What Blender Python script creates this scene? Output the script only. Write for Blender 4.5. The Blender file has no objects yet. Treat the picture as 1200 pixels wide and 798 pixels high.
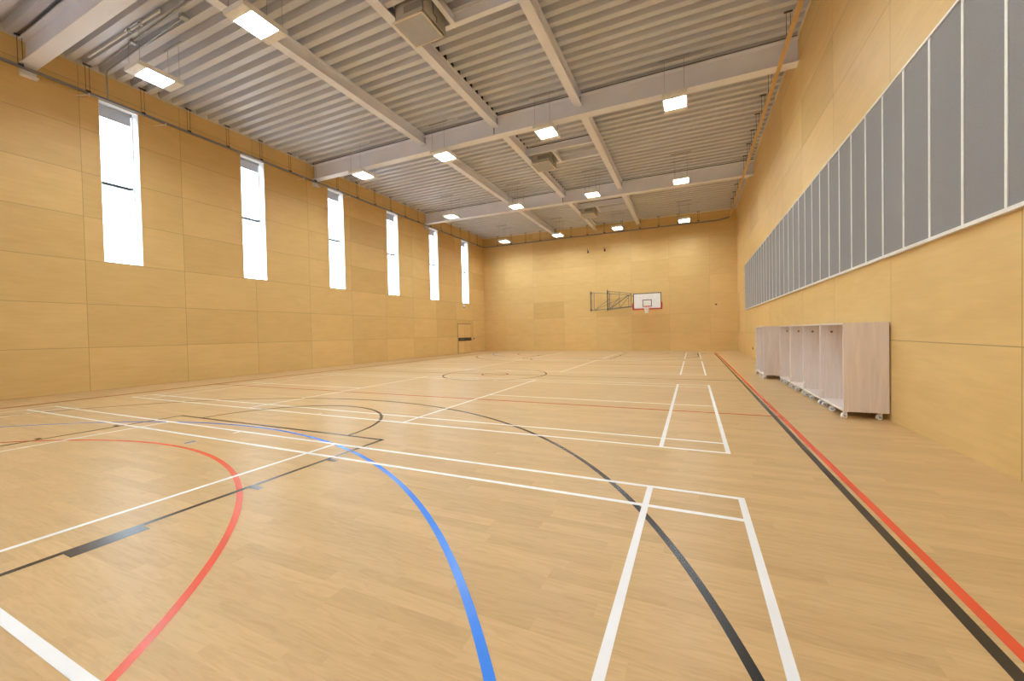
import bpy, math, random
from mathutils import Vector, Matrix
random.seed(7)
SC = bpy.context.scene
COL = SC.collection
PI = math.pi

# ------------------------------------------------------------------ dimensions (metres)
XL, XR = -9.57, 8.99          # window wall / right wall
YN, YF = -9.7, 24.2           # wall behind the camera / far wall
SL = -0.0105                  # fall of the roof across the hall
def zc(x): return 9.31 + SL * x       # underside of the roof deck
def zb(x): return 8.61 + SL * x       # underside of the main beams

# ------------------------------------------------------------------ mesh builder
class MB:
    def __init__(s): s.v = []; s.f = []; s.m = []
    def add(s, vs, fs, mi=0):
        o = len(s.v); s.v += [tuple(p) for p in vs]
        for f in fs: s.f.append(tuple(i + o for i in f)); s.m.append(mi)
        return s
    def box(s, x0, x1, y0, y1, z0, z1, mi=0, tilt=False):
        vs = [(x, y, z + (SL * x if tilt else 0)) for z in (z0, z1) for y in (y0, y1) for x in (x0, x1)]
        return s.add(vs, [(0, 2, 3, 1), (4, 5, 7, 6), (0, 1, 5, 4), (2, 6, 7, 3), (0, 4, 6, 2), (1, 3, 7, 5)], mi)
    def bar(s, p, q, w, h, mi=0, up=(0, 0, 1)):
        p, q = Vector(p), Vector(q); d = (q - p).normalized(); u = Vector(up)
        if abs(d.dot(u)) > .99: u = Vector((1, 0, 0))
        a = d.cross(u).normalized(); b = a.cross(d).normalized()
        vs = [c + a * (w / 2 * i) + b * (h / 2 * j) for c in (p, q) for i, j in ((-1, -1), (1, -1), (1, 1), (-1, 1))]
        return s.add(vs, [(0, 1, 2, 3), (7, 6, 5, 4), (0, 4, 5, 1), (1, 5, 6, 2), (2, 6, 7, 3), (3, 7, 4, 0)], mi)
    def tube(s, pts, r, n=8, mi=0, cap=True):
        pts = [Vector(p) for p in pts]; rings = []; a = None
        for i, p in enumerate(pts):
            d = (pts[min(i + 1, len(pts) - 1)] - pts[max(i - 1, 0)]).normalized()
            if a is None:
                a = d.cross(Vector((0, 0, 1)) if abs(d.z) < .9 else Vector((1, 0, 0))).normalized()
            else:
                a = (a - d * a.dot(d)).normalized()
            b = d.cross(a)
            rings.append([p + (a * math.cos(2 * PI * k / n) + b * math.sin(2 * PI * k / n)) * r for k in range(n)])
        vs = [q for R in rings for q in R]; fs = []
        for i in range(len(pts) - 1):
            for k in range(n):
                k2 = (k + 1) % n
                fs.append((i * n + k, i * n + k2, (i + 1) * n + k2, (i + 1) * n + k))
        if cap:
            fs.append(tuple(range(n - 1, -1, -1))); L = (len(pts) - 1) * n
            fs.append(tuple(L + k for k in range(n)))
        return s.add(vs, fs, mi)
    def prism(s, poly, axis, a0, a1, mi=0, tilt=False):
        # poly: points in the plane across `axis`; extruded from a0 to a1
        def P(t, a):
            if axis == 'x': p = (a, t[0], t[1])
            elif axis == 'y': p = (t[0], a, t[1])
            else: p = (t[0], t[1], a)
            return (p[0], p[1], p[2] + (SL * p[0] if tilt else 0))
        n = len(poly); vs = [P(t, a) for a in (a0, a1) for t in poly]
        fs = [tuple(range(n)), tuple(range(2 * n - 1, n - 1, -1))] + [(i, i + n, (i + 1) % n + n, (i + 1) % n) for i in range(n)]
        return s.add(vs, fs, mi)
    def ring(s, cx, cy, r, w, a0, a1, z, n=96, mi=0):
        vs = []; fs = []
        for i in range(n + 1):
            a = a0 + (a1 - a0) * i / n
            for rr in (r - w / 2, r + w / 2): vs.append((cx + rr * math.cos(a), cy + rr * math.sin(a), z))
        for i in range(n): fs.append((2 * i, 2 * i + 1, 2 * i + 3, 2 * i + 2))
        return s.add(vs, fs, mi)
    def rect(s, x0, x1, y0, y1, z, mi=0):
        return s.add([(x0, y0, z), (x1, y0, z), (x1, y1, z), (x0, y1, z)], [(0, 1, 2, 3)], mi)

ORIG = {}
def obj(name, mb, mats, parent=None, origin=None, smooth=False, bevel=0, fix=True):
    """link a mesh object; vertices are given in world metres"""
    o0 = Vector(origin) if origin is not None else (ORIG[parent] if parent else Vector((0, 0, 0)))
    me = bpy.data.meshes.new(name)
    me.from_pydata([tuple(Vector(p) - o0) for p in mb.v], [], mb.f)
    if not isinstance(mats, (list, tuple)): mats = [mats]
    for m in mats: me.materials.append(m)
    for p, mi in zip(me.polygons, mb.m):
        p.material_index = mi; p.use_smooth = smooth
    if fix:
        import bmesh
        bm = bmesh.new(); bm.from_mesh(me); bmesh.ops.recalc_face_normals(bm, faces=bm.faces); bm.to_mesh(me); bm.free()
    o = bpy.data.objects.new(name, me); COL.objects.link(o)
    if parent:
        o.parent = parent; o.location = o0 - ORIG[parent]
    else:
        o.location = o0
    ORIG[o] = o0
    if bevel:
        b = o.modifiers.new('edge', 'BEVEL'); b.width = bevel; b.segments = 2; b.limit_method = 'ANGLE'
    return o
def tag(o, label, cat, group=None, kind=None):
    o['label'] = label; o['category'] = cat
    if group: o['group'] = group
    if kind: o['kind'] = kind
    return o
def thing(name, loc, label, cat, group=None, kind=None):
    o = bpy.data.objects.new(name, None); COL.objects.link(o); o.location = loc; o.empty_display_size = .2
    ORIG[o] = Vector(loc)
    return tag(o, label, cat, group, kind)
def struct(o): o['kind'] = 'structure'; return o
def kids(o): return [c for c in COL.objects if c.parent is o]
def dup(root, loc, label, depth=0):
    r = root.copy(); COL.objects.link(r); r.location = loc; r['label'] = label; ORIG[r] = Vector(loc)
    for ch in kids(root):
        c = ch.copy(); COL.objects.link(c); c.parent = r
        for g in kids(ch):
            d = g.copy(); COL.objects.link(d); d.parent = c
    return r

# ------------------------------------------------------------------ materials
class NT:
    def __init__(s, name):
        s.m = bpy.data.materials.new(name); s.m.use_nodes = True
        s.t = s.m.node_tree; s.b = s.t.nodes['Principled BSDF']
    def n(s, typ, **kw):
        k = s.t.nodes.new(typ)
        for a, b in kw.items(): setattr(k, a, b)
        return k
    def l(s, a, b): s.t.links.new(a, b)
    def math(s, op, a, b=None, c=None):
        k = s.n('ShaderNodeMath', operation=op)
        for i, x in enumerate((a, b, c)):
            if x is None: continue
            if isinstance(x, (int, float)): k.inputs[i].default_value = x
            else: s.l(x, k.inputs[i])
        return k.outputs[0]
    def comb(s, x, y, z=0):
        k = s.n('ShaderNodeCombineXYZ')
        for i, v in enumerate((x, y, z)):
            if isinstance(v, (int, float)): k.inputs[i].default_value = v
            else: s.l(v, k.inputs[i])
        return k.outputs[0]
    def noise(s, vec, scale=1, detail=3, rough=.5, dist=0):
        k = s.n('ShaderNodeTexNoise'); k.inputs['Scale'].default_value = scale; k.inputs['Detail'].default_value = detail
        k.inputs['Roughness'].default_value = rough; k.inputs['Distortion'].default_value = dist
        s.l(vec, k.inputs['Vector']); return k.outputs[0]
    def white(s, vec):
        k = s.n('ShaderNodeTexWhiteNoise', noise_dimensions='3D'); s.l(vec, k.inputs['Vector']); return k.outputs[0]
    def ramp(s, fac, stops):
        k = s.n('ShaderNodeValToRGB'); e = k.color_ramp.elements
        e[0].position, e[0].color = stops[0][0], (*stops[0][1], 1)
        e[1].position, e[1].color = stops[-1][0], (*stops[-1][1], 1)
        for p, c in stops[1:-1]:
            q = e.new(p); q.color = (*c, 1)
        s.l(fac, k.inputs[0]); return k.outputs[0]
    def mixc(s, fac, a, b, mode='MIX'):
        k = s.n('ShaderNodeMix', data_type='RGBA', blend_type=mode)
        for sock, x in ((k.inputs[0], fac), (k.inputs[6], a), (k.inputs[7], b)):
            if isinstance(x, (int, float)): sock.default_value = x
            elif isinstance(x, tuple): sock.default_value = (*x, 1)
            else: s.l(x, sock)
        return k.outputs[2]
    def xyz(s):
        t = s.n('ShaderNodeTexCoord'); k = s.n('ShaderNodeSeparateXYZ'); s.l(t.outputs['Object'], k.inputs[0])
        return k.outputs, t.outputs['Object']

def plain(name, col, rough=.5, metal=0, spec=.5, vary=.05, scale=6):
    """paint or plastic with a faint mottle"""
    t = NT(name); o, v = t.xyz()
    f = t.noise(v, scale, 3)
    lo = tuple(c * (1 - vary) for c in col); hi = tuple(min(1, c * (1 + vary)) for c in col)
    t.l(t.ramp(f, [(.3, lo), (.7, hi)]), t.b.inputs['Base Color'])
    t.b.inputs['Roughness'].default_value = rough; t.b.inputs['Metallic'].default_value = metal
    t.b.inputs['Specular IOR Level'].default_value = spec
    return t.m

PLY = (.74, .515, .215)
def ply(name, ax, u0, pu, v0, pv, joint=.014, seed=0.0, dark=.52):
    t = NT(name); o, _ = t.xyz()
    u = o['XYZ'.index(ax)] if False else o[{'x': 0, 'y': 1}[ax]]; v = o[2]
    us = t.math('DIVIDE', t.math('SUBTRACT', u, u0), pu); vs = t.math('DIVIDE', t.math('SUBTRACT', v, v0), pv)
    cell = t.comb(t.math('FLOOR', us), t.math('FLOOR', vs), seed)
    tone = t.white(cell)
    fu = t.math('ABSOLUTE', t.math('SUBTRACT', t.math('FRACT', us), .5))
    fv = t.math('ABSOLUTE', t.math('SUBTRACT', t.math('FRACT', vs), .5))
    ju = t.math('GREATER_THAN', fu, .5 - joint / 2 / pu); jv = t.math('GREATER_THAN', fv, .5 - joint / 2 / pv)
    j = t.math('MAXIMUM', ju, jv)
    shift = t.math('MULTIPLY', tone, 37.0)
    gv = t.comb(t.math('MULTIPLY', u, .9), t.math('MULTIPLY', v, 9.0), shift)
    g1 = t.noise(gv, 1.6, 5, .6, .6)
    g2 = t.noise(t.comb(t.math('MULTIPLY', u, 1.2), t.math('MULTIPLY', v, 2.6), shift), 1.1, 3, .5)
    base = t.ramp(g1, [(.25, tuple(c * .95 for c in PLY)), (.75, tuple(min(1, c * 1.05) for c in PLY))])
    blot = t.ramp(g2, [(.35, (.96, .945, .91)), (.65, (1, 1, 1))])
    c = t.mixc(1.0, base, blot, 'MULTIPLY')
    tn = t.ramp(tone, [(0, (.88, .84, .76)), (.15, (.95, .935, .90)), (1, (1.03, 1.03, 1.03))])
    c = t.mixc(1.0, c, tn, 'MULTIPLY')
    c = t.mixc(t.math('MULTIPLY', j, dark), c, (.12, .075, .03))
    t.l(c, t.b.inputs['Base Color'])
    t.b.inputs['Roughness'].default_value = .5; t.b.inputs['Specular IOR Level'].default_value = .35
    return t.m

def floor_mat():
    t = NT('wood_plank_floor'); o, _ = t.xyz(); x, y = o[0], o[1]
    w, L = .105, .85
    row = t.math('FLOOR', t.math('DIVIDE', y, w))
    off = t.white(t.comb(row, 3.7, 1.0))
    xs = t.math('ADD', t.math('DIVIDE', x, L), t.math('MULTIPLY', off, 7.0))
    tone = t.white(t.comb(row, t.math('FLOOR', xs), 5.0))
    sh = t.math('MULTIPLY', tone, 53.0)
    gr = t.noise(t.comb(t.math('MULTIPLY', x, 1.6), t.math('MULTIPLY', y, 26.0), sh), 1.4, 5, .6, 1.2)
    ca = t.noise(t.comb(t.math('MULTIPLY', x, 1.0), t.math('MULTIPLY', y, 7.0), sh), 2.2, 2, .5, 2.5)
    base = t.ramp(tone, [(0, (.59, .394, .185)), (.5, (.63, .424, .202)), (1, (.67, .456, .22))])
    g = t.ramp(gr, [(.3, (.94, .92, .90)), (.65, (1.02, 1.02, 1.02))])
    c = t.mixc(1.0, base, g, 'MULTIPLY')
    g2 = t.ramp(ca, [(.38, (.94, .92, .90)), (.52, (1, 1, 1))])
    c = t.mixc(1.0, c, g2, 'MULTIPLY')
    t.l(c, t.b.inputs['Base Color'])
    t.b.inputs['Roughness'].default_value = .34; t.b.inputs['Specular IOR Level'].default_value = .2
    return t.m

def line_mat(name, col, rough=.27):
    t = NT(name); o, v = t.xyz()
    f = t.noise(v, 3.0, 3)
    t.l(t.ramp(f, [(.3, tuple(c * .93 for c in col)), (.7, col)]), t.b.inputs['Base Color'])
    t.b.inputs['Roughness'].default_value = rough; t.b.inputs['Specular IOR Level'].default_value = .5
    return t.m

def beech(name, col, ax):
    t = NT(name); o, v = t.xyz()
    sc = {'z': (16, 16, 1.2), 'y': (16, 1.2, 16)}[ax]
    g = t.noise(t.comb(t.math('MULTIPLY', o[0], sc[0]), t.math('MULTIPLY', o[1], sc[1]), t.math('MULTIPLY', o[2], sc[2])), 1.3, 5, .6, .5)
    t.l(t.ramp(g, [(.3, tuple(c * .90 for c in col)), (.7, tuple(min(1, c * 1.06) for c in col))]), t.b.inputs['Base Color'])
    t.b.inputs['Roughness'].default_value = .45
    return t.m

def fabric(name, col):
    t = NT(name); o, v = t.xyz()
    f = t.noise(v, 160, 2); g = t.noise(v, 1.2, 2)
    c = t.ramp(f, [(.3, tuple(c * .90 for c in col)), (.7, tuple(c * 1.08 for c in col))])
    c = t.mixc(1.0, c, t.ramp(g, [(.3, (.95, .95, .95)), (.7, (1, 1, 1))]), 'MULTIPLY')
    t.l(c, t.b.inputs['Base Color']); t.b.inputs['Roughness'].default_value = .85
    t.b.inputs['Specular IOR Level'].default_value = .2
    return t.m

def emit(name, col, s):
    t = NT(name); o, v = t.xyz()
    f = t.noise(v, 8, 2)
    t.l(t.ramp(f, [(.2, tuple(c * .98 for c in col)), (.8, col)]), t.b.inputs['Emission Color'])
    t.b.inputs['Base Color'].default_value = (.8, .8, .8, 1); t.b.inputs['Emission Strength'].default_value = s
    return t.m

def glass_mat():
    t = NT('window_glass')
    out = t.t.nodes['Material Output']
    tr = t.n('ShaderNodeBsdfTransparent'); tr.inputs[0].default_value = (.93, .95, .96, 1)
    gl = t.n('ShaderNodeBsdfGlossy'); gl.inputs['Roughness'].default_value = .02
    lw = t.n('ShaderNodeLayerWeight'); lw.inputs[0].default_value = .5
    fr = t.math('MULTIPLY_ADD', t.math('POWER', lw.outputs['Facing'], 5.0), .25, .035)
    mx = t.n('ShaderNodeMixShader'); t.l(fr, mx.inputs[0]); t.l(tr.outputs[0], mx.inputs[1]); t.l(gl.outputs[0], mx.inputs[2])
    t.l(mx.outputs[0], out.inputs['Surface'])
    return t.m

def blind_mat():
    t = NT('translucent_blind_cloth'); out = t.t.nodes['Material Output']
    o, v = t.xyz(); f = t.noise(v, 200, 2)
    c = t.ramp(f, [(.3, (.46, .45, .46)), (.7, (.54, .53, .54))])
    t.l(c, t.b.inputs['Base Color']); t.b.inputs['Roughness'].default_value = .9
    tl = t.n('ShaderNodeBsdfTranslucent'); tl.inputs[0].default_value = (.46, .44, .44, 1)
    mx = t.n('ShaderNodeMixShader'); mx.inputs[0].default_value = .35
    t.l(t.b.outputs[0], mx.inputs[1]); t.l(tl.outputs[0], mx.inputs[2]); t.l(mx.outputs[0], out.inputs['Surface'])
    return t.m

M = {}
M['ply_left'] = ply('birch_plywood_window_wall', 'y', .22, 2.45, .0, 1.264, seed=1.0, dark=.45)
M['ply_right'] = ply('birch_plywood_right_wall', 'y', .01, 2.55, -.03, 1.232, joint=.012, seed=2.0, dark=.5)
M['ply_far'] = ply('birch_plywood_end_wall', 'x', -.12, 2.505, .0, 1.264, seed=3.0, joint=.02, dark=.15)
M['ply_door'] = ply('birch_plywood_door', 'y', 0, 40, -10, 40, seed=9.0)
M['floor'] = floor_mat()
M['white_line'] = line_mat('white_line_paint', (.93, .93, .93), .40)
M['red_line'] = line_mat('red_line_paint', (.80, .085, .03))
M['blue_line'] = line_mat('blue_line_paint', (.03, .24, .92))
M['black_line'] = line_mat('black_line_paint', (.018, .015, .014))
M['deck'] = plain('roof_deck_coating', (.605, .618, .68), .42, 0, .5, .04, .8)
M['steel'] = plain('white_beam_paint', (.815, .828, .91), .45, 0, .4, .03, 1.5)
M['plaster'] = plain('white_reveal_paint', (.85, .85, .85), .6)
M['trim'] = plain('pale_edge_trim', (.80, .72, .58), .5)
M['closer'] = plain('pale_flute_closer', (.74, .72, .69), .7)
M['void'] = plain('black_filler_and_gap_shadow', (.012, .012, .013), .9)  # black for the flute blocks and the painted shadow gaps over beams
M['alu'] = plain('grey_window_metal', (.07, .08, .09), .4, .3)
M['lamp_white'] = plain('white_lamp_housing', (.82, .81, .79), .4)
M['diffuser'] = emit('lit_diffuser', (.88, .98, 1.03), 108)
M['wire'] = plain('grey_steel_wire', (.30, .29, .28), .4, .6)
M['tan'] = plain('tan_rail_reflection', (.66, .44, .19), .45)  # wall reflection on the metal rail, put into its colour
M['galv'] = plain('galvanised_steel', (.40, .40, .40), .5, .5, .5, .08, 14)
M['dark'] = plain('dark_steel_clamp', (.05, .045, .045), .5, .2)
M['rail'] = plain('grey_rail_metal', (.27, .26, .25), .4, .4)
M['vent_grey'] = plain('grey_grille_panel', (.42, .43, .47), .6)
M['vent_body'] = plain('beige_ventilator_metal', (.50, .47, .41), .5)
M['casing_shadow'] = plain('painted_casing_shadow', (.27, .25, .21), .6)  # shadow on the ventilator casing, painted as a darker tone
M['blind'] = fabric('grey_blind_fabric', (.46, .46, .48))
M['blind_cloth'] = blind_mat()
M['panel'] = fabric('grey_acoustic_fabric', (.288, .280, .278))
M['strip'] = plain('white_joint_strip', (.84, .82, .78), .45)
M['beech'] = beech('pink_beech_laminate', (.80, .71, .65), 'z')
M['beech_edge'] = beech('pale_beech_edging', (.86, .82, .74), 'y')
M['caster_white'] = plain('white_caster_plastic', (.90, .91, .93), .35)
M['caster_hub'] = plain('grey_caster_hub', (.25, .26, .29), .4)
M['hoop_green'] = plain('green_grey_hoop_paint', (.10, .13, .105), .45)
M['board'] = plain('white_backboard', (.84, .83, .80), .35)
M['red'] = plain('red_board_padding', (.50, .02, .02), .5)
M['orange'] = plain('red_rim_paint', (.72, .10, .05), .4)
M['net'] = plain('white_net_cord', (.85, .83, .78), .8)
M['black'] = plain('black_plastic', (.016, .013, .013), .45)
M['socket'] = plain('dark_socket_plastic', (.17, .12, .08), .5)
M['green_sign'] = plain('green_exit_sign', (.05, .42, .22), .5)
M['light_block'] = plain('roof_light_block', (.4, .4, .4), .9)
M['glass'] = glass_mat()

# ------------------------------------------------------------------ the setting
b = MB().box(XL - .6, XR + .6, YN - .6, YF + .6, -.3, 0)
floor = struct(obj('floor', b, M['floor']))

WY = [(.63 + 4.03 * k, 1.555 + 4.035 * k) for k in range(-2, 6)]       # window openings along y; first two out of view, assumed from the spacing
WZ0, WZ1 = 3.81, 8.60
TH = .42
b = MB(); ys = YN - .6
for y0, y1 in WY:
    b.box(XL - TH, XL, ys, y0, 0, 9.38); b.box(XL - TH, XL, y0, y1, 0, WZ0); b.box(XL - TH, XL, y0, y1, WZ1, 9.38); ys = y1
b.box(XL - TH, XL, ys, YF + .6, 0, 9.38)
struct(obj('wall_left', b, M['ply_left']))
struct(obj('wall_right', MB().box(XR, XR + TH, YN - .6, YF + .6, 0, 9.19), M['ply_right']))
b = MB().prism([(XL, 0), (XR, 0), (XR, zc(XR) - .02), (XL, zc(XL) - .02)], 'y', YF, YF + TH)
struct(obj('wall_far', b, M['ply_far']))
ASSUMED_WX = [(-3.6, -2.0), (2.6, 4.2)]; BZ0, BZ1 = 3.81, 8.0  # unseen openings assumed in the wall behind the camera, added for light
b = MB(); xs = XL
for xa, xb in ASSUMED_WX:
    b.prism([(xs, 0), (xa, 0), (xa, zc(xa) - .02), (xs, zc(xs) - .02)], 'y', YN - TH, YN)
    b.box(xa, xb, YN - TH, YN, 0, BZ0); b.prism([(xa, BZ1), (xb, BZ1), (xb, zc(xb) - .02), (xa, zc(xa) - .02)], 'y', YN - TH, YN); xs = xb
b.prism([(xs, 0), (XR, 0), (XR, zc(XR) - .02), (xs, zc(xs) - .02)], 'y', YN - TH, YN)
struct(obj('wall_back', b, M['ply_far']))
for i, (xa, xb) in enumerate(ASSUMED_WX):
    f = MB(); yg = YN - .3
    for p, q in ((xa, xa + .06), (xb - .06, xb), ((xa + xb) / 2 - .03, (xa + xb) / 2 + .03)): f.box(p, q, yg - .04, yg + .04, BZ0, BZ1)
    for p, q in ((BZ0, BZ0 + .06), (BZ1 - .06, BZ1), (5.2, 5.26)): f.box(xa + .06, xb - .06, yg - .035, yg + .035, p, q)
    assumed_win = struct(obj('window_%d' % (9 + i), f, M['plaster'], origin=((xa + xb) / 2, yg, BZ0)))  # assumed window, out of view, added to bring daylight from behind
    struct(obj('pane', MB().box(xa + .03, xb - .03, yg - .008, yg, BZ0 + .03, BZ1 - .03), M['glass'], assumed_win))
# pale edge strips along the wall heads
struct(obj('trim_right', MB().box(XR - .03, XR + TH, YN, YF, 9.19, 9.235), M['trim']))
struct(obj('trim_far', MB().prism([(XL, zc(XL) - .07), (XR - .03, zc(XR) - .07), (XR - .03, zc(XR) - .01), (XL, zc(XL) - .01)], 'y', YF - .03, YF), M['trim']))

# roof deck: trapezoidal sheet running across the hall
PITCH, RH = .3605, .175
b = MB(); prof = []; y = YN - .5
base_y = 4.136 - 40 * PITCH
k = 0; y = base_y
while y < YF + .6:
    prof += [(y - .03, 0), (y + .015, RH), (y + .125, RH), (y + .170, 0)]; y += PITCH
x0, x1 = XL - .45, XR + .45
vs = []
for yy, dz in prof:
    for xx in (x0, x1): vs.append((xx, yy, zc(xx) + dz))
b.add(vs, [(2 * i, 2 * i + 1, 2 * i + 3, 2 * i + 2) for i in range(len(prof) - 1)])
ceiling = struct(obj('ceiling', b, M['deck'], fix=False))
sb = MB().prism([(XL - .6, zc(XL) + .2), (XR + .6, zc(XR) + .2), (XR + .6, zc(XR) + .4), (XL - .6, zc(XL) + .4)], 'y', YN - .6, YF + .6)
struct(obj('roof_light_block', sb, M['light_block'], ceiling))  # unseen slab above the deck, added to block outside light
# pale closers in the flutes above the window wall and the right wall, black blocks over the middle purlin
cl = MB(); y = base_y; bl = MB()
def flute(mb, y, xa, xb):
    z = zc((xa + xb) / 2)
    mb.prism([(y - .027, z - .02), (y + .167, z - .02), (y + .123, z + RH - .002), (y + .017, z + RH - .002)], 'x', xa, xb)
while y < YF + .3:
    if y > YN:
        flute(cl, y, XL - .30, XL + .005); flute(cl, y, XR - .01, XR + .2)
        flute(bl, y, -.035, .008)
    y += PITCH
struct(obj('flute_closer', cl, M['closer'], ceiling))
struct(obj('flute_filler', bl, M['void'], ceiling))
struct(obj('trim_left', MB().prism([(XL - TH, 9.38), (XL, 9.38), (XL, 9.409), (XL - TH, 9.413)], 'y', YN - .6, YF + .6), M['closer']))

# ------------------------------------------------------------------ court markings painted on the floor
ZR, ZBL, ZK, ZW = .0008, .0011, .0014, .0017
def badminton(y0, name='badminton_court_line'):
    m = MB(); w = .05; XB = 6.705; z = ZW
    for yy in (y0 - .005, y0 + .415, y0 + 5.635, y0 + 6.055): m.rect(-XB, XB, yy, yy + w, z)
    for s in (-1, 1):
        for xa, xb in ((XB - w, XB), (5.935, 5.985), (1.975, 2.025)):
            m.rect(min(s * xa, s * xb), max(s * xa, s * xb), y0 - .005, y0 + 6.105, z + .0002)
        m.rect(min(s * 2.0, s * XB), max(s * 2.0, s * XB), y0 + 3.025, y0 + 3.075, z)
    m.rect(-.02, .02, y0 + .04, y0 + .13, z + .0003); m.rect(-.02, .02, y0 + 5.96, y0 + 6.06, z + .0003)
    return struct(obj(name, m, M['white_line'], floor, fix=False))
YC = 7.25
for y0 in (-7.395, 0.0, 8.44, 15.83): badminton(y0)
# basketball, black
m = MB(); w = .05
for s in (-1, 1): m.rect(min(s * 7.47, s * 7.53), max(s * 7.47, s * 7.53), -6.78, 21.28, ZK)
m.rect(-7.5, 7.5, YC - .025, YC + .025, ZK)
m.ring(0, YC, 1.8, w, 0, 2 * PI, ZK + .0001)
def mir(y, e): return y if e == 0 else 2 * YC - y
for e in (0, 1):
    def R(xa, xb, ya, yb):
        ya, yb = mir(ya, e), mir(yb, e); m.rect(xa, xb, min(ya, yb), max(ya, yb), ZK + .0002)
    sg = 1 if e == 0 else -1
    R(-7.5, 7.5, -6.78, -6.73)
    R(-2.47, 2.47, -.955, -.905)
    for s in (-1, 1):
        R(min(s * 2.42, s * 2.47), max(s * 2.42, s * 2.47), -6.75, -.93)
        for ya, yb in ((-3.95, -3.53),):
            R(min(s * 2.47, s * 2.58), max(s * 2.47, s * 2.58), ya, yb)
        for yt in (-4.82, -2.70, -1.83):
            R(min(s * 2.47, s * 2.60), max(s * 2.47, s * 2.60), yt - .03, yt + .03)
        R(min(s * 6.57, s * 6.62), max(s * 6.57, s * 6.62), -6.75, -3.38)
    m.ring(0, mir(-.955, e), 1.8, w, 0, sg * PI, ZK + .0003)
    a = math.asin(2.0 / 6.86) - .02
    m.ring(0, mir(-5.28, e), 6.86, w, sg * a if e == 0 else -a, (PI - a) if e == 0 else -(PI - a), ZK + .0001, 160)
struct(obj('basketball_court_line', m, M['black_line'], floor, fix=False))
# netball, red
m = MB()
for s in (-1, 1): m.rect(min(s * 7.565, s * 7.625), max(s * 7.565, s * 7.625), -7.1, 21.6, ZR)
for yy in (-7.12, 2.42, 12.08, 21.62): m.rect(-7.6, 7.6, yy - .025, yy + .025, ZR)
m.ring(0, -7.14, 4.98, w, 0, PI, ZR + .0001, 128); m.ring(0, 2 * YC + 7.14, 4.98, w, PI, 2 * PI, ZR + .0001, 128)
m.ring(0, YC, .45, w, 0, 2 * PI, ZR + .0001, 48)
struct(obj('netball_court_line', m, M['red_line'], floor, fix=False))
# five-a-side goal areas, blue
m = MB()
m.ring(0, -8.23, 7.185, w, .2, PI - .2, ZBL, 160); m.ring(0, 2 * YC + 8.23, 7.185, w, PI + .2, 2 * PI - .2, ZBL, 160)
m.rect(-.07, -.02, -2.04, -1.91, ZBL); m.rect(-.07, -.02, 2 * YC + 1.91, 2 * YC + 2.04, ZBL)
struct(obj('goal_area_line', m, M['blue_line'], floor, fix=False))

# ------------------------------------------------------------------ windows
ORD = ['first', 'second', 'third', 'fourth', 'fifth', 'sixth']
for i, (y0, y1) in enumerate(WY):
    f = MB(); xg = XL - .33
    t = .012
    # white-painted lining of the opening
    f.box(XL - TH + .02, XL - .004, y0 + .001, y0 + t, WZ0 + .001, WZ1 - .001); f.box(XL - TH + .02, XL - .004, y1 - t, y1 - .001, WZ0 + .001, WZ1 - .001)
    f.box(XL - TH + .02, XL - .004, y0 + t, y1 - t, WZ0 + .001, WZ0 + t); f.box(XL - TH + .02, XL - .004, y0 + t, y1 - t, WZ1 - t, WZ1 - .001)
    for ya, yb in ((y0 + t, y0 + .05), (y1 - .05, y1 - t)): f.box(xg - .04, xg + .02, ya, yb, WZ0 + t, WZ1 - t)
    f.box(xg - .04, xg + .02, y0 + .05, y1 - .05, WZ0 + t, WZ0 + .05); f.box(xg - .04, xg + .02, y0 + .05, y1 - .05, WZ1 - .05, WZ1 - t)
    win = struct(obj('window_%d' % (i + 1), f, M['plaster'], origin=(XL - TH / 2, (y0 + y1) / 2, WZ0)))
    struct(obj('pane', MB().box(xg - .012, xg - .004, y0 + .03, y1 - .03, WZ0 + .03, WZ1 - .03), M['glass'], win))
    struct(obj('transom_bar', MB().box(xg - .03, xg + .045, y0 + .02, y1 - .12, 6.205, 6.285), M['alu'], win))
    struct(obj('window_stay', MB().box(xg + .03, xg + .075, y1 - .15, y1 - .08, 6.21, 6.29), M['alu'], win))
    k = i - 2
    if k >= 0:
        lab = {0: 'grey roller blind rolled up in the tall window nearest the camera',
               5: 'grey roller blind rolled up in the last tall window above the double door'}.get(k,
               'grey roller blind rolled up in the %s tall window counted from the camera' % ORD[k])
        r = thing('roller_blind', (xg + .10, (y0 + y1) / 2, 8.22), lab, 'blind', 'roller blinds in the tall windows')
        obj('blind_fabric', MB().box(xg + .085, xg + .093, y0 + .02, y1 - .10, 8.235, 8.55), M['blind_cloth'], r)
        obj('bottom_rail', MB().box(xg + .078, xg + .10, y0 + .02, y1 - .10, 8.215, 8.237), M['blind'], r)
        obj('blind_tube', MB().tube([(xg + .12, y0 + .02, 8.55), (xg + .12, y1 - .10, 8.55)], .032, 12), M['blind'], r, smooth=False)
        for s, yy in ((0, y0 + .014), (1, y1 - .10)):
            obj('blind_bracket', MB().box(xg + .02, xg + .15, yy, yy + .01, 8.505, 8.587), M['alu'], r)

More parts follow.
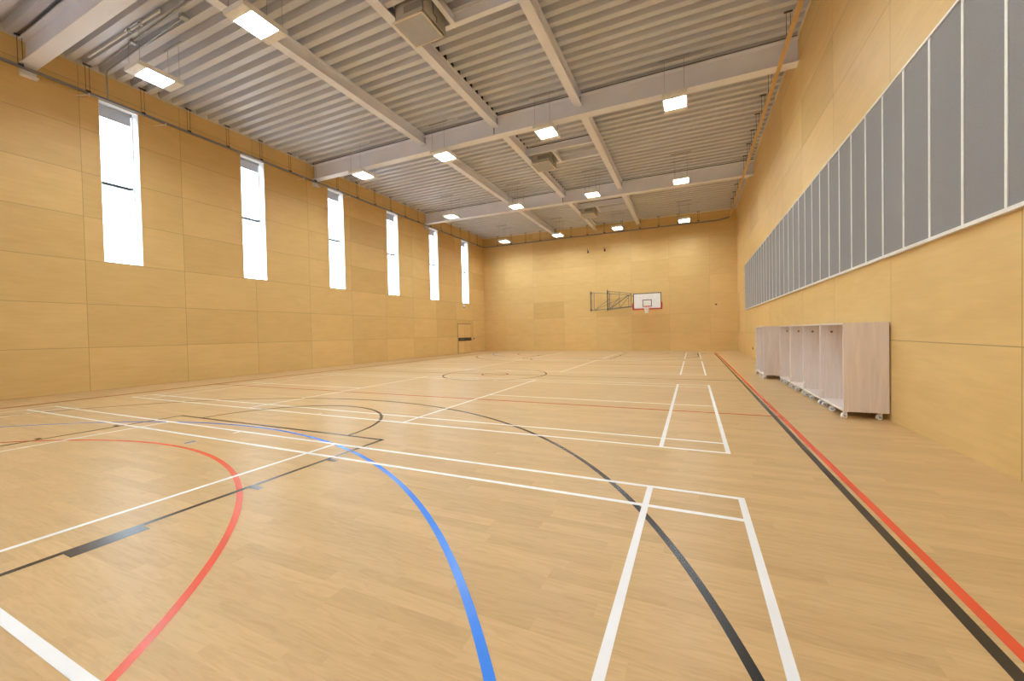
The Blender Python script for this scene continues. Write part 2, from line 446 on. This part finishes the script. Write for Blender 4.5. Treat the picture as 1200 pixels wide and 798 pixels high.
# ------------------------------------------------------------------ double door and things above it
dr = struct(obj('door_1', MB().box(XL - .002, XL + .012, 19.97, 20.0, 0, 2.24).box(XL - .002, XL + .012, 21.83, 21.86, 0, 2.24)
                .box(XL - .002, XL + .012, 20.0, 21.83, 2.205, 2.24).box(XL - .002, XL + .006, 20.0, 21.83, 0, 2.205), M['socket'], origin=(XL, 20.9, 0)))
for ya, yb in ((20.012, 20.905), (20.93, 21.82)):
    lf = struct(obj('door_leaf', MB().box(XL + .006, XL + .03, ya, yb, .02, 2.195), M['ply_door'], dr))
    struct(obj('panic_bar_box', MB().box(XL + .03, XL + .085, ya + .01, yb - .01, .95, 1.175), M['black'], lf))
    struct(obj('push_bar', MB().tube([(XL + .10, ya + .06, 1.07), (XL + .10, yb - .06, 1.07)], .014, 8), M['galv'], lf))
e = thing('emergency_light', (XL, 20.92, 3.52), 'small white emergency light on the wall above the double door', 'light')
obj('light_housing', MB().box(XL, XL + .06, 20.80, 21.06, 3.53, 3.68), M['lamp_white'], e, bevel=.01)
obj('exit_panel', MB().box(XL + .01, XL + .05, 20.82, 21.04, 3.45, 3.535), M['green_sign'], e)

# ------------------------------------------------------------------ steel roof beams
def ibeam_x(name, yc, x0, x1, label):
    t = thing(name, (0, yc, zb(0)), label, 'beam', 'deep white beams across the roof', 'thing')
    W, tf, tw = .31, .03, .02; H = .665
    def pr(poly, a0, a1): return MB().prism([(yc + p, 8.61 + q) for p, q in poly], 'x', a0, a1, tilt=True)
    hw = W / 2
    sec = [(-hw, 0), (hw, 0), (hw, tf), (tw, tf), (tw, H - tf), (hw, H - tf), (hw, H), (-hw, H), (-hw, H - tf), (-tw, H - tf), (-tw, tf), (-hw, tf)]
    obj('beam_section', pr(sec, x0, x1), M['steel'], t)
    obj('gap_shadow_strip', pr([(-hw + .03, H), (hw - .03, H), (hw - .03, H + .04), (-hw + .03, H + .04)], x0, x1), M['void'], t)  # black strip painting the shadow in the gap between beam and deck
    m = MB()
    for j in range(8):
        z = 8.61 + .07 + j * .075
        m.box(-.205, -.165, yc - tw - .03, yc - tw + .002, z - .024, z + .024, mi=1, tilt=True)
    m.box(-.22, -.15, yc - tw - .012, yc - tw + .002, 8.64, 8.61 + H - tf, tilt=True)
    obj('splice_plate', m, [M['steel'], M['dark']], t)
    obj('bearing_plate', MB().box(XL, XL + .16, yc - .15, yc + .15, 8.42, 8.47).box(XL, XL + .02, yc - .15, yc + .15, 8.47, 8.71), M['steel'], t)
    return t
BY = [-.73, 8.0, 16.4]
BL = ['deep white roof beam nearest the camera, cut off by the top of the photo',
      'deep white roof beam across the middle of the hall, above the second row of lights',
      'deep white roof beam farthest from the camera, below the last bay of the roof']
for yc, lb in zip(BY, BL): ibeam_x('roof_beam', yc, XL - .02, XR + .02, lb)

SX = [(-3.325, 'window side'), (-.12, 'middle'), (2.955, 'right side')]
BAY = [(BY[0] + .02, BY[1] - .02, 'nearest bay'), (BY[1] + .02, BY[2] - .02, 'middle bay between deep beams'), (BY[2] + .02, YF, 'last bay at the far wall')]
def ibeam_y(xc, y0, y1, label, endplate=True):
    zt = zc(xc) - .002; H = .37; W = .25; tf = .025; tw = .014
    t = thing('roof_purlin', (xc, y0, zt - H), label, 'beam', 'white purlins running down the hall', 'thing')
    hw = W / 2
    sec = [(-hw, 0), (hw, 0), (hw, tf), (tw, tf), (tw, H - tf), (hw, H - tf), (hw, H), (-hw, H), (-hw, H - tf), (-tw, H - tf), (-tw, tf), (-hw, tf)]
    obj('purlin_section', MB().prism([(xc + p, zt - H + q) for p, q in sec], 'y', y0, y1), M['steel'], t)
    if endplate:
        m = MB().box(xc - .11, xc + .11, y1 - .014, y1 - .001, zt - H + .03, zt - .03)
        for s in (-1, 1):
            for j in range(4):
                z = zt - H + .08 + j * .07
                m.box(xc + s * .075 - .014, xc + s * .075 + .014, y1 - .035, y1 - .012, z - .014, z + .014, mi=1)
        obj('end_plate', m, [M['steel'], M['dark']], t)
    return t
for xc, nm in SX:
    for j, (ya, yb, lb) in enumerate(BAY):
        ibeam_y(xc, ya, yb, 'white purlin on the %s of the roof, %s' % (nm, lb), j < 2)

# trimmers and ventilators
VN = [('nearest the camera', 2.32, 3.32), ('in mid roof', 10.95, 12.02), ('farthest from the camera', 19.15, 20.3)]
xa, xb = SX[1][0] + .016, SX[2][0] - .016
vent0 = None
for nm, va, vb in VN:
    for yy, wh in ((va - .12, 'near side'), (vb + .05, 'far side')):
        zt = zc(1.4)
        t = thing('roof_trimmer', ((xa + xb) / 2, yy, zt - .27), 'short white trimmer beam, %s of the ventilator %s' % (wh, nm), 'beam', 'short trimmer beams around the ventilators', 'thing')
        sec = [(-.07, 0), (.07, 0), (.07, .018), (.008, .018), (.008, .25), (.07, .25), (.07, .268), (-.07, .268), (-.07, .25), (-.008, .25), (-.008, .018), (-.07, .018)]
        obj('trimmer_section', MB().prism([(yy + p, zt - 1.4 * SL - .275 + q) for p, q in sec], 'x', xa, xb, tilt=True), M['steel'], t)
        obj('trimmer_gap_shadow', MB().box(xa + .2, xb - .12, yy - .05, yy + .05, zt - 1.4 * SL - .006, zt - 1.4 * SL + .03, tilt=True), M['void'], t)  # black strip painting the shadow gap above the trimmer
    t = thing('roof_trimmer', (1.08, va, zc(1.08) - .27), 'white trimmer joining two others beside the ventilator %s' % nm, 'beam', 'short trimmer beams around the ventilators', 'thing')
    sec = [(-.06, 0), (.06, 0), (.06, .018), (.008, .018), (.008, .26), (-.008, .26), (-.008, .018), (-.06, .018)]
    obj('trimmer_section', MB().prism([(1.08 + p, zc(1.08) - .275 + q) for p, q in sec], 'y', va - .10, vb + .03), M['steel'], t)
    # ventilator: casing, throat, painted shadow patch, framed grey lid
    vx0, vx1 = .10, .90
    v = thing('roof_ventilator', (.5, (va + vb) / 2, 8.66), 'square grey roof ventilator %s, hung beside the middle purlin' % nm, 'ventilator', 'square roof ventilators')
    y0, y1 = va + .04, vb - .08
    m = MB()
    zt = zc(.5) - .06
    for (p, q, r, s) in ((vx0, vx1, y0, y0 + .02), (vx0, vx1, y1 - .02, y1), (vx0, vx0 + .02, y0, y1), (vx1 - .02, vx1, y0, y1)): m.box(p, q, r, s, 8.76, zt)
    m.box(vx0, vx1, y0, y1, zt - .02, zt)
    obj('casing', m, M['vent_body'], v)
    obj('rim', MB().box(vx0 - .03, vx1 + .03, y0 - .03, y1 + .03, zt - .001, zt + .02), M['dark'], v)
    obj('throat', MB().box(vx0 + .06, vx1 - .06, y0 + .06, y1 - .06, 8.71, 8.77), M['vent_body'], v)
    obj('casing_shadow_patch', MB().box(vx0 + .25, vx1 - .03, y0 - .004, y0 + .001, 8.84, 9.0), M['casing_shadow'], v)
    m = MB(); fx0, fx1, fy0, fy1 = .035, .885, va, vb - .12
    for (p, q, r, s) in ((fx0, fx1, fy0, fy0 + .03), (fx0, fx1, fy1 - .03, fy1), (fx0, fx0 + .03, fy0, fy1), (fx1 - .03, fx1, fy0, fy1)): m.box(p, q, r, s, 8.685, 8.715)
    obj('lid_frame', m, M['trim'], v)
    obj('lid_panel', MB().box(fx0 + .02, fx1 - .02, fy0 + .02, fy1 - .02, 8.69, 8.712), M['vent_grey'], v)
    obj('cable', MB().tube([(vx1 + .01, y0 + .5, 8.80), (vx1 + .05, y0 + .45, 8.86), (vx1 + .03, y0 + .35, 8.9), (vx1 + .08, y0 + .25, 9.1), (vx1 + .1, y0 + .2, zc(1) - .03)], .008, 6), M['dark'], v)

# ------------------------------------------------------------------ ceiling lights
LX = [-6.36, -2.22, 1.90, 5.93]
LY = [.60, 7.78, 14.55, 21.68]
def zl(x): return 8.20 + SL * x
def make_light(x, y, label):
    z = zl(x)
    t = thing('ceiling_light', (x, y, z), label, 'light', 'box ceiling lights hung in four rows')
    hx, hy = .335, .49
    m = MB()
    # housing: tray with an opening of 0.62 x 0.62 in its underside
    ox, oy = .30, .30
    m.box(x - hx, x + hx, y - hy, y + hy, z + .10, z + .115)
    m.box(x - hx, x - hx + .012, y - hy, y + hy, z, z + .10); m.box(x + hx - .012, x + hx, y - hy, y + hy, z, z + .10)
    m.box(x - hx, x + hx, y - hy, y - oy, z, z + .012); m.box(x - hx, x + hx, y + oy, y + hy, z, z + .012)
    m.box(x - hx, x + hx, y - hy, y - hy + .012, z, z + .10); m.box(x - hx, x + hx, y + hy - .012, y + hy, z, z + .10)
    m.box(x - hx, x - ox, y - oy, y + oy, z, z + .012); m.box(x + ox, x + hx, y - oy, y + oy, z, z + .012)
    m.box(x - hx, x + hx, y - oy - .01, y - oy, z, z + .10); m.box(x - hx, x + hx, y + oy, y + oy + .01, z, z + .10)
    obj('lamp_housing', m, M['lamp_white'], t)
    obj('diffuser', MB().box(x - ox, x + ox, y - oy, y + oy, z + .085, z + .095), M['diffuser'], t)
    for sx in (-.26, .26):
        for sy in (-.42, .42):
            obj('suspension_wire', MB().tube([(x + sx, y + sy, z + .113), (x + sx, y + sy, zc(x + sx) + .01)], .005, 5), M['wire'], t)
    for s in (-1, 1): obj('hanger_channel', MB().box(x - .42, x + .42, y + s * .42 - .02, y + s * .42 + .02, zc(x) - .035, zc(x) - .006), M['galv'], t)
    return t
ROW = ['nearest row', 'second row from the camera', 'third row from the camera', 'row by the far wall']
CLM = ['nearest the window wall', 'second from the window wall', 'second from the right wall', 'nearest the right wall']
l0 = None
for j, y in enumerate(LY):
    for i, x in enumerate(LX):
        lab = 'lit box ceiling light, %s, %s' % (ROW[j], CLM[i])
        if l0 is None: l0 = make_light(x, y, lab)
        else: dup(l0, (x, y, zl(x)), lab)
# unseen lamps of the same kind, added behind the camera for light
for i, x in list(enumerate(LX))[2:]:
    dup(l0, (x, -6.5, zl(x)), 'added lit box ceiling light, unseen behind the camera, %s' % CLM[i])

# ------------------------------------------------------------------ net rail round three sides of the hall
rx0, rx1, ry = XL + .15, 8.56, YF - .15
zr = 8.6
cr = thing('net_rail', (0, ry, zr), 'grey net rail hung below the roof round three walls', 'rail')
R0 = .55
path = [(rx0, YN + .3, zr), (rx0, ry - R0, zr)]
for k in range(1, 9):
    a = PI - k / 8 * PI / 2; path.append((rx0 + R0 + R0 * math.cos(a), ry - R0 + R0 * math.sin(a), zr))
path.append((rx1 - R0, ry, zr - .09))
for k in range(1, 9):
    a = PI / 2 - k / 8 * PI / 2; path.append((rx1 - R0 + R0 * math.cos(a), ry - R0 + R0 * math.sin(a), zr - .05))
m = MB(); vs = []; pv = [Vector(p) for p in path]
for i, p in enumerate(pv):
    d = (pv[min(i + 1, len(pv) - 1)] - pv[max(i - 1, 0)]); d.z = 0; d.normalize(); sd = Vector((d.y, -d.x, 0))
    for q, h in ((-.035, -.03), (.035, -.03), (.035, .03), (-.035, .03)): vs.append(p + sd * q + Vector((0, 0, h)))
fs = []
for i in range(len(pv) - 1):
    for k in range(4): fs.append((4 * i + k, 4 * i + (k + 1) % 4, 4 * i + 4 + (k + 1) % 4, 4 * i + 4 + k))
fs += [(3, 2, 1, 0), tuple(4 * (len(pv) - 1) + k for k in range(4))]
m.add(vs, fs); obj('rail_track', m, M['rail'], cr)
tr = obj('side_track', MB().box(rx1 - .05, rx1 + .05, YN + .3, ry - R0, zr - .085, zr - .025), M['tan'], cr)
tr['label'] = 'length along the right wall, wall reflection painted tan'
def hanger(px, py, along):
    z1 = zc(px) - .004; m = MB(); dx, dy = (.07, 0) if along == 'x' else (0, .07)
    for s in (-1, 1):
        m.tube([(px + s * dx * .6, py + s * dy * .6, zr + .03), (px + s * dx * .6, py + s * dy * .6, z1)], .006, 6)
    m.box(px - .02 - dx, px + .02 + dx, py - .02 - dy, py + .02 + dy, z1 - .025, z1)
    m.box(px - .05, px + .05, py - .05, py + .05, zr + .0, zr + .055)
    obj('rail_hanger', m, M['dark'], cr)
y = -3.4
while y < ry - 1: hanger(rx0, y, 'y'); y += 1.255
x = rx0 + 1.3
while x < rx1 - .8: hanger(x, ry, 'x'); x += 1.24
y = 3.0
while y < ry - 1: hanger(rx1, y, 'x'); y += 1.27
for yy in (.38, 2.2, 7.3, 9.9, 18.6, 22.6):
    obj('wall_arm', MB().bar((rx0, yy, zr - .05), (XL, yy - .22, zr - .16), .025, .02).bar((rx0 + .02, yy, zr + .0), (rx0 + .02, yy, zr - .1), .03, .03), M['trim'], cr)

# conduits on the roof deck in the first bay
c = thing('conduit', (XL + .15, .77, 8.7), 'thin steel conduit rising from the net rail and running over the nearest window', 'pipe')
obj('conduit_pipe', MB().tube([(XL + .16, .78, 8.64), (XL + .16, .78, zc(XL) - .14), (XL + .22, .76, zc(XL) - .07), (XL + .4, .72, zc(XL) - .05), (-4.9, .56, zc(-4.9) - .045)], .022, 8), M['galv'], c)
obj('junction_box', MB().box(-4.95, -4.78, .48, .64, zc(-4.9) - .10, zc(-4.9) - .02), M['galv'], c)
c = thing('conduit', (-7.0, .44, 9.2), 'second steel conduit clipped to the roof deck, running to the window side purlin', 'pipe')
obj('conduit_pipe', MB().tube([(-9.1, .52, zc(-9.1) - .04), (-3.5, .34, zc(-3.5) - .035)], .022, 8), M['galv'], c)
obj('pipe_clip', MB().box(-7.1, -7.0, .40, .52, zc(-7) - .09, zc(-7) - .0), M['galv'], c)
c = thing('cable_channel', (-7.0, .2, 9.3), 'pale steel cable channel on the roof deck beside the nearest lights', 'channel')
obj('channel_section', MB().box(-8.9, -5.2, .20, .24, 9.255, 9.305, tilt=True), M['closer'], c)
for xx in (-6.62, -6.1): obj('channel_clip', MB().box(xx - .03, xx + .03, .17, .27, 9.235, 9.26, tilt=True), M['galv'], c)
for x0_, x1_, yy, wh in ((4.9, 6.9, 7.52, 'beside the middle beam near the right wall'), (1.4, 3.0, 7.47, 'beside the middle beam by the middle lights'), (-3.0, -1.4, 7.4, 'beside the middle beam above the second lamp'), (-7.0, -5.6, 7.35, 'beside the middle beam above the window side lamp')):
    c = thing('cable_channel', ((x0_ + x1_) / 2, yy, 9.2), 'short pale cable channel ' + wh, 'channel')
    obj('channel_section', MB().box(x0_, x1_, yy - .02, yy + .02, 9.265, 9.308, tilt=True), M['closer'], c)

# ------------------------------------------------------------------ acoustic panelling on the right wall
ap = thing('acoustic_panelling', (XR, 8.0, 2.44), 'long band of grey acoustic panels with white joint strips on the right wall', 'wall panel')
PZ0, PZ1 = 2.44, 4.89
ys_ = [.13 + .6445 * k for k in range(-7, 31)]; yend = 19.87
edges = ys_ + [yend]
for a, q in zip(edges[:-1], edges[1:]):
    obj('fabric_panel', MB().box(XR - .035, XR - .001, a + .021, q - .021, PZ0 + .03, PZ1 - .03), M['panel'], ap)
for a in ys_[1:]:
    obj('joint_strip', MB().box(XR - .042, XR - .001, a - .019, a + .019, PZ0 + .028, PZ1 - .028), M['strip'], ap)
obj('edge_trim', MB().box(XR - .055, XR - .001, ys_[0], yend, PZ0 - .01, PZ0 + .03).box(XR - .05, XR - .001, ys_[0], yend, PZ1 - .03, PZ1)
    .box(XR - .05, XR - .001, yend - .02, yend, PZ0 + .03, PZ1 - .03), M['strip'], ap)

# ------------------------------------------------------------------ storage trolleys
def make_trolley(xf, y0, w, label, bays=1, xback=None):
    xb_ = xback; z0, z1 = .105, 1.475; t = .025
    o = thing('storage_trolley', ((xf + xb_) / 2, y0 + w / 2, 0), label, 'storage trolley', 'open-fronted storage trolleys along the right wall')
    y1 = y0 + w
    for ya in (y0, y1 - t): obj('side_panel', MB().box(xf, xb_, ya, ya + t, z0, z1), M['beech'], o, bevel=.003)
    obj('top_panel', MB().box(xf + .005, xb_, y0 + t, y1 - t, z1 - t, z1), M['beech'], o)
    obj('back_panel', MB().box(xb_ - .015, xb_, y0 + t, y1 - t, z0 + t, z1 - t), M['beech'], o)
    obj('base_panel', MB().box(xf + .02, xb_ - .015, y0 + t, y1 - t, z0, z0 + t), M['beech'], o)
    obj('front_lip', MB().box(xf - .004, xf + .02, y0 + t, y1 - t, z0 + .001, z0 + .03), M['beech_edge'], o)
    obj('edge_block', MB().box(xf + .0, xf + .03, y1 - t - .03, y1 - t, z0 + .15, z0 + .18), M['beech_edge'], o)
    n = 24; m = MB(); cx, cz = xf + .16, 1.33
    m.add([(cx + .02 * math.cos(2 * PI * k / n), y1 - t - .0015, cz + .02 * math.sin(2 * PI * k / n)) for k in range(n)], [tuple(range(n))])
    obj('grip_hole', m, M['socket'], o)
    for k in range(1, bays):
        yd = y0 + w * k / bays; obj('divider', MB().box(xf + .004, xb_ - .015, yd - .01, yd + .01, z0 + t, z1 - t), M['beech'], o)
    for cxx in (xf + .035, xb_ - .09):
        for cy, rot in ((y0 + .05, 3.6), (y0 + .62, 3.0), (y1 - .17, 3.35)):
            m = MB(); m.box(cxx - .03, cxx + .03, cy - .03, cy + .03, z0 - .006, z0)
            ca, sa = math.cos(rot), math.sin(rot)
            for s in (-1, 1):
                p = Vector((cxx - sa * .022 * s, cy + ca * .022 * s, 0))
                m.bar((p.x, p.y, z0 - .008), (p.x + ca * .02, p.y + sa * .02, .045), .022, .006, up=(-sa, ca, 0))
            kb = obj('caster', m, M['caster_white'], o)
            wc = Vector((cxx + ca * .02, cy + sa * .02, .043)); ax = Vector((-sa, ca, 0))
            wm = MB(); wm.tube([wc - ax * .018, wc + ax * .018], .043, 20); wm.tube([wc - ax * .023, wc + ax * .023], .018, 14, mi=1)
            obj('wheel', wm, [M['caster_white'], M['caster_hub']], kb)
    return o
t0 = make_trolley(8.43, 2.57, 1.205, 'pink beech storage trolley nearest the camera, its whole side panel in view', xback=8.975)
for k, lb in ((1, 'pink beech storage trolley second from the near end of the row by the wall'), (2, 'pink beech storage trolley third from the near end of the row by the wall'),
              (3, 'pink beech storage trolley fourth from the near end, just before the gap')):
    dup(t0, (t0.location.x - .004 * (k % 2), 2.57 + 1.205 / 2 + k * 1.215, 0), lb)
make_trolley(8.12, 7.86, 1.5, 'pink beech storage trolley standing apart beyond the gap, pulled out from the wall', bays=2, xback=8.665)

# ------------------------------------------------------------------ basketball goal on the far wall
g = thing('basketball_goal', (1.9, YF, 2.9), 'folded basketball goal with white backboard and green bracket frame on the far wall', 'basketball goal')
yw = YF - .06
for px, zt_ in ((-.52, 4.41), (.70, 4.46)):
    obj('wall_post', MB().tube([(px, yw - .02, 2.93), (px, yw - .02, zt_)], .035, 10).box(px - .06, px + .06, yw - .01, YF, 3.0, 3.08).box(px - .06, px + .06, yw - .01, YF, 4.22, 4.30), M['hoop_green'], g)
def frame(xp, xe, y0, y1, zt0, zt1, zb0, zb1):
    m = MB(); P = lambda s, z: (xp + (xe - xp) * s, y0 + (y1 - y0) * s, z)
    T = lambda s: zt0 + (zt1 - zt0) * s; B_ = lambda s: zb0 + (zb1 - zb0) * s
    m.tube([P(0, T(0)), P(1, T(1))], .017, 7); m.tube([P(0, B_(0)), P(1, B_(1))], .02, 7)
    for s in (.0, .09, .5, .97): m.tube([P(s, B_(s)), P(s, T(s))], .014, 7)
    m.tube([P(.09, B_(.09)), P(.5, T(.5) - .35)], .014, 7); m.tube([P(.5, B_(.5)), P(.97, T(.97))], .014, 7)
    m.tube([P(.09, B_(.09)), P(.97, T(.97))], .012, 7)
    obj('swing_frame', m, M['hoop_green'], g)
frame(-.52, 2.36, yw - .04, 23.55, 4.33, 3.93, 2.99, 3.13)
frame(.70, 2.50, yw - .04, 23.52, 4.36, 4.02, 3.0, 3.10)
bx0, bx1, bz0, bz1, by = 2.60, 4.43, 2.92, 4.0, 23.42
for zz in (3.15, 3.85):
    obj('board_arm', MB().tube([(2.36, 23.54, zz), (3.0, by + .04, zz)], .018, 7).tube([(2.9, by + .04, zz), (4.1, by + .04, zz)], .018, 7), M['hoop_green'], g)
bb = obj('backboard', MB().box(bx0, bx1, by, by + .03, bz0, bz1), M['board'], g)
m = MB(); yb_ = by - .003
for (p, q, r, s) in ((bx0, bx1, bz1 - .05, bz1), (bx0, bx0 + .05, bz0, bz1), (bx1 - .05, bx1, bz0, bz1)): m.box(p, q, yb_, by, r, s)
cxm = (bx0 + bx1) / 2
for (p, q, r, s) in ((cxm - .3, cxm + .3, 3.50, 3.545), (cxm - .3, cxm - .255, 3.07, 3.5), (cxm + .255, cxm + .3, 3.07, 3.5), (cxm - .3, cxm + .3, 3.07, 3.11)): m.box(p, q, yb_, by, r, s)
obj('board_marking', m, M['black'], bb)
m = MB().box(bx0 - .05, bx1 + .05, by - .03, by + .05, bz0 - .06, bz0 + .03)
m.box(bx0 - .06, bx0 + .02, by - .03, by + .05, bz0 + .03, bz0 + .42).box(bx1 - .02, bx1 + .06, by - .03, by + .05, bz0 + .03, bz0 + .42)
obj('edge_padding', m, M['red'], g, bevel=.015)
m = MB(); rc = (cxm, by - .38, 3.05)
m.tube([(rc[0] + .228 * math.cos(a), rc[1] + .228 * math.sin(a), rc[2]) for a in [2 * PI * k / 28 for k in range(29)]], .011, 6, cap=False)
m.box(cxm - .10, cxm + .10, by - .03, by, 2.99, 3.12); m.box(cxm - .06, cxm + .06, by - .17, by - .03, 3.035, 3.06)
m.bar((cxm - .09, by - .02, 3.0), (cxm - .12, by - .2, 3.04), .015, .015).bar((cxm + .09, by - .02, 3.0), (cxm + .12, by - .2, 3.04), .015, .015)
rim = obj('rim', m, M['orange'], g)
m = MB(); N = 14
def np_(k, l):
    r = [.215, .17, .135, .112, .10, .095][l]; a = 2 * PI * (k + .5 * (l % 2)) / N
    return (rc[0] + r * math.cos(a), rc[1] + r * math.sin(a), rc[2] - .02 - .085 * l)
for l in range(5):
    for k in range(N):
        for d in ((0, -1) if l % 2 == 0 else (0, 1)):
            m.tube([np_(k, l), np_(k + d, l + 1)], .009, 4)
obj('net', m, M['net'], g)
for px, nm in ((-.69, 'left'), (.54, 'right')):
    w_ = thing('wall_bracket', (px, YF, 7.35), 'small dark wall bracket high above the goal, the %s one of the pair' % nm, 'bracket', 'dark brackets high on the far wall')
    obj('bracket_plate', MB().box(px - .06, px + .06, YF - .02, YF, 7.28, 7.44), M['dark'], w_)
    obj('bracket_hook', MB().tube([(px, YF - .02, 7.42), (px, YF - .12, 7.44), (px, YF - .13, 7.56)], .02, 7), M['dark'], w_)

def socket(loc, ax, label):
    x, y, z = loc; o = thing('wall_socket', loc, label, 'socket')
    if ax == 'x':
        obj('socket_plate', MB().box(x - .02, x, y - .08, y + .08, z - .06, z + .06), M['socket'], o, bevel=.004)
        obj('socket_face', MB().box(x - .026, x - .02, y - .04, y + .04, z - .03, z + .03), M['black'], o)
    else:
        obj('socket_plate', MB().box(x - .06, x + .06, y - .02, y, z - .05, z + .05), M['socket'], o, bevel=.004)
        obj('socket_face', MB().box(x - .03, x + .03, y - .026, y - .02, z - .025, z + .025), M['black'], o)
socket((XR, 17.3, .45), 'x', 'small dark socket low on the right wall beyond the storage trolleys')
socket((7.75, YF, 3.05), 'y', 'small dark socket on the far wall between the goal and the right corner')
socket((XL + .02, 22.35, 1.08), 'x', 'small dark switch plate beside the double door')

# ------------------------------------------------------------------ daylight
w = bpy.data.worlds.new('overcast_sky'); SC.world = w; w.use_nodes = True
nt = w.node_tree; bg = nt.nodes['Background']
tc = nt.nodes.new('ShaderNodeTexCoord'); sx = nt.nodes.new('ShaderNodeSeparateXYZ'); rp = nt.nodes.new('ShaderNodeValToRGB')
nt.links.new(tc.outputs['Generated'], sx.inputs[0]); nt.links.new(sx.outputs['Z'], rp.inputs[0])
rp.color_ramp.elements[0].position = .0; rp.color_ramp.elements[0].color = (.46, .50, .54, 1)     # ground seen below the horizon
rp.color_ramp.elements[1].position = .03; rp.color_ramp.elements[1].color = (.74, .88, 1.0, 1)      # bright overcast sky
nt.links.new(rp.outputs[0], bg.inputs['Color']); bg.inputs['Strength'].default_value = 10.0

# ------------------------------------------------------------------ camera
c = bpy.data.cameras.new('camera'); co = bpy.data.objects.new('camera', c); COL.objects.link(co)
c.sensor_width = 36; c.sensor_fit = 'HORIZONTAL'; c.lens = 462.77 * 36 / 1200; c.clip_start = .05; c.clip_end = 200
r = Vector((.90919466, .4158469, -.02089085)); u = Vector((.01158826, .02488173, .99962323)); f = Vector((-.41621003, .90909419, -.01780339))
mm = Matrix((r, u, -f)).transposed().to_4x4(); mm.translation = Vector((6.3266, -5.0709, 1.4187))
co.matrix_world = mm
SC.camera = co
vs_ = SC.view_settings
vs_.view_transform = 'Standard'; vs_.look = 'None'; vs_.gamma = 1; vs_.exposure = 0.15; vs_.use_curve_mapping = False
SC.cycles.diffuse_bounces = 7; SC.cycles.glossy_bounces = 4; SC.cycles.max_bounces = 10
SC.cycles.sample_clamp_indirect = 12
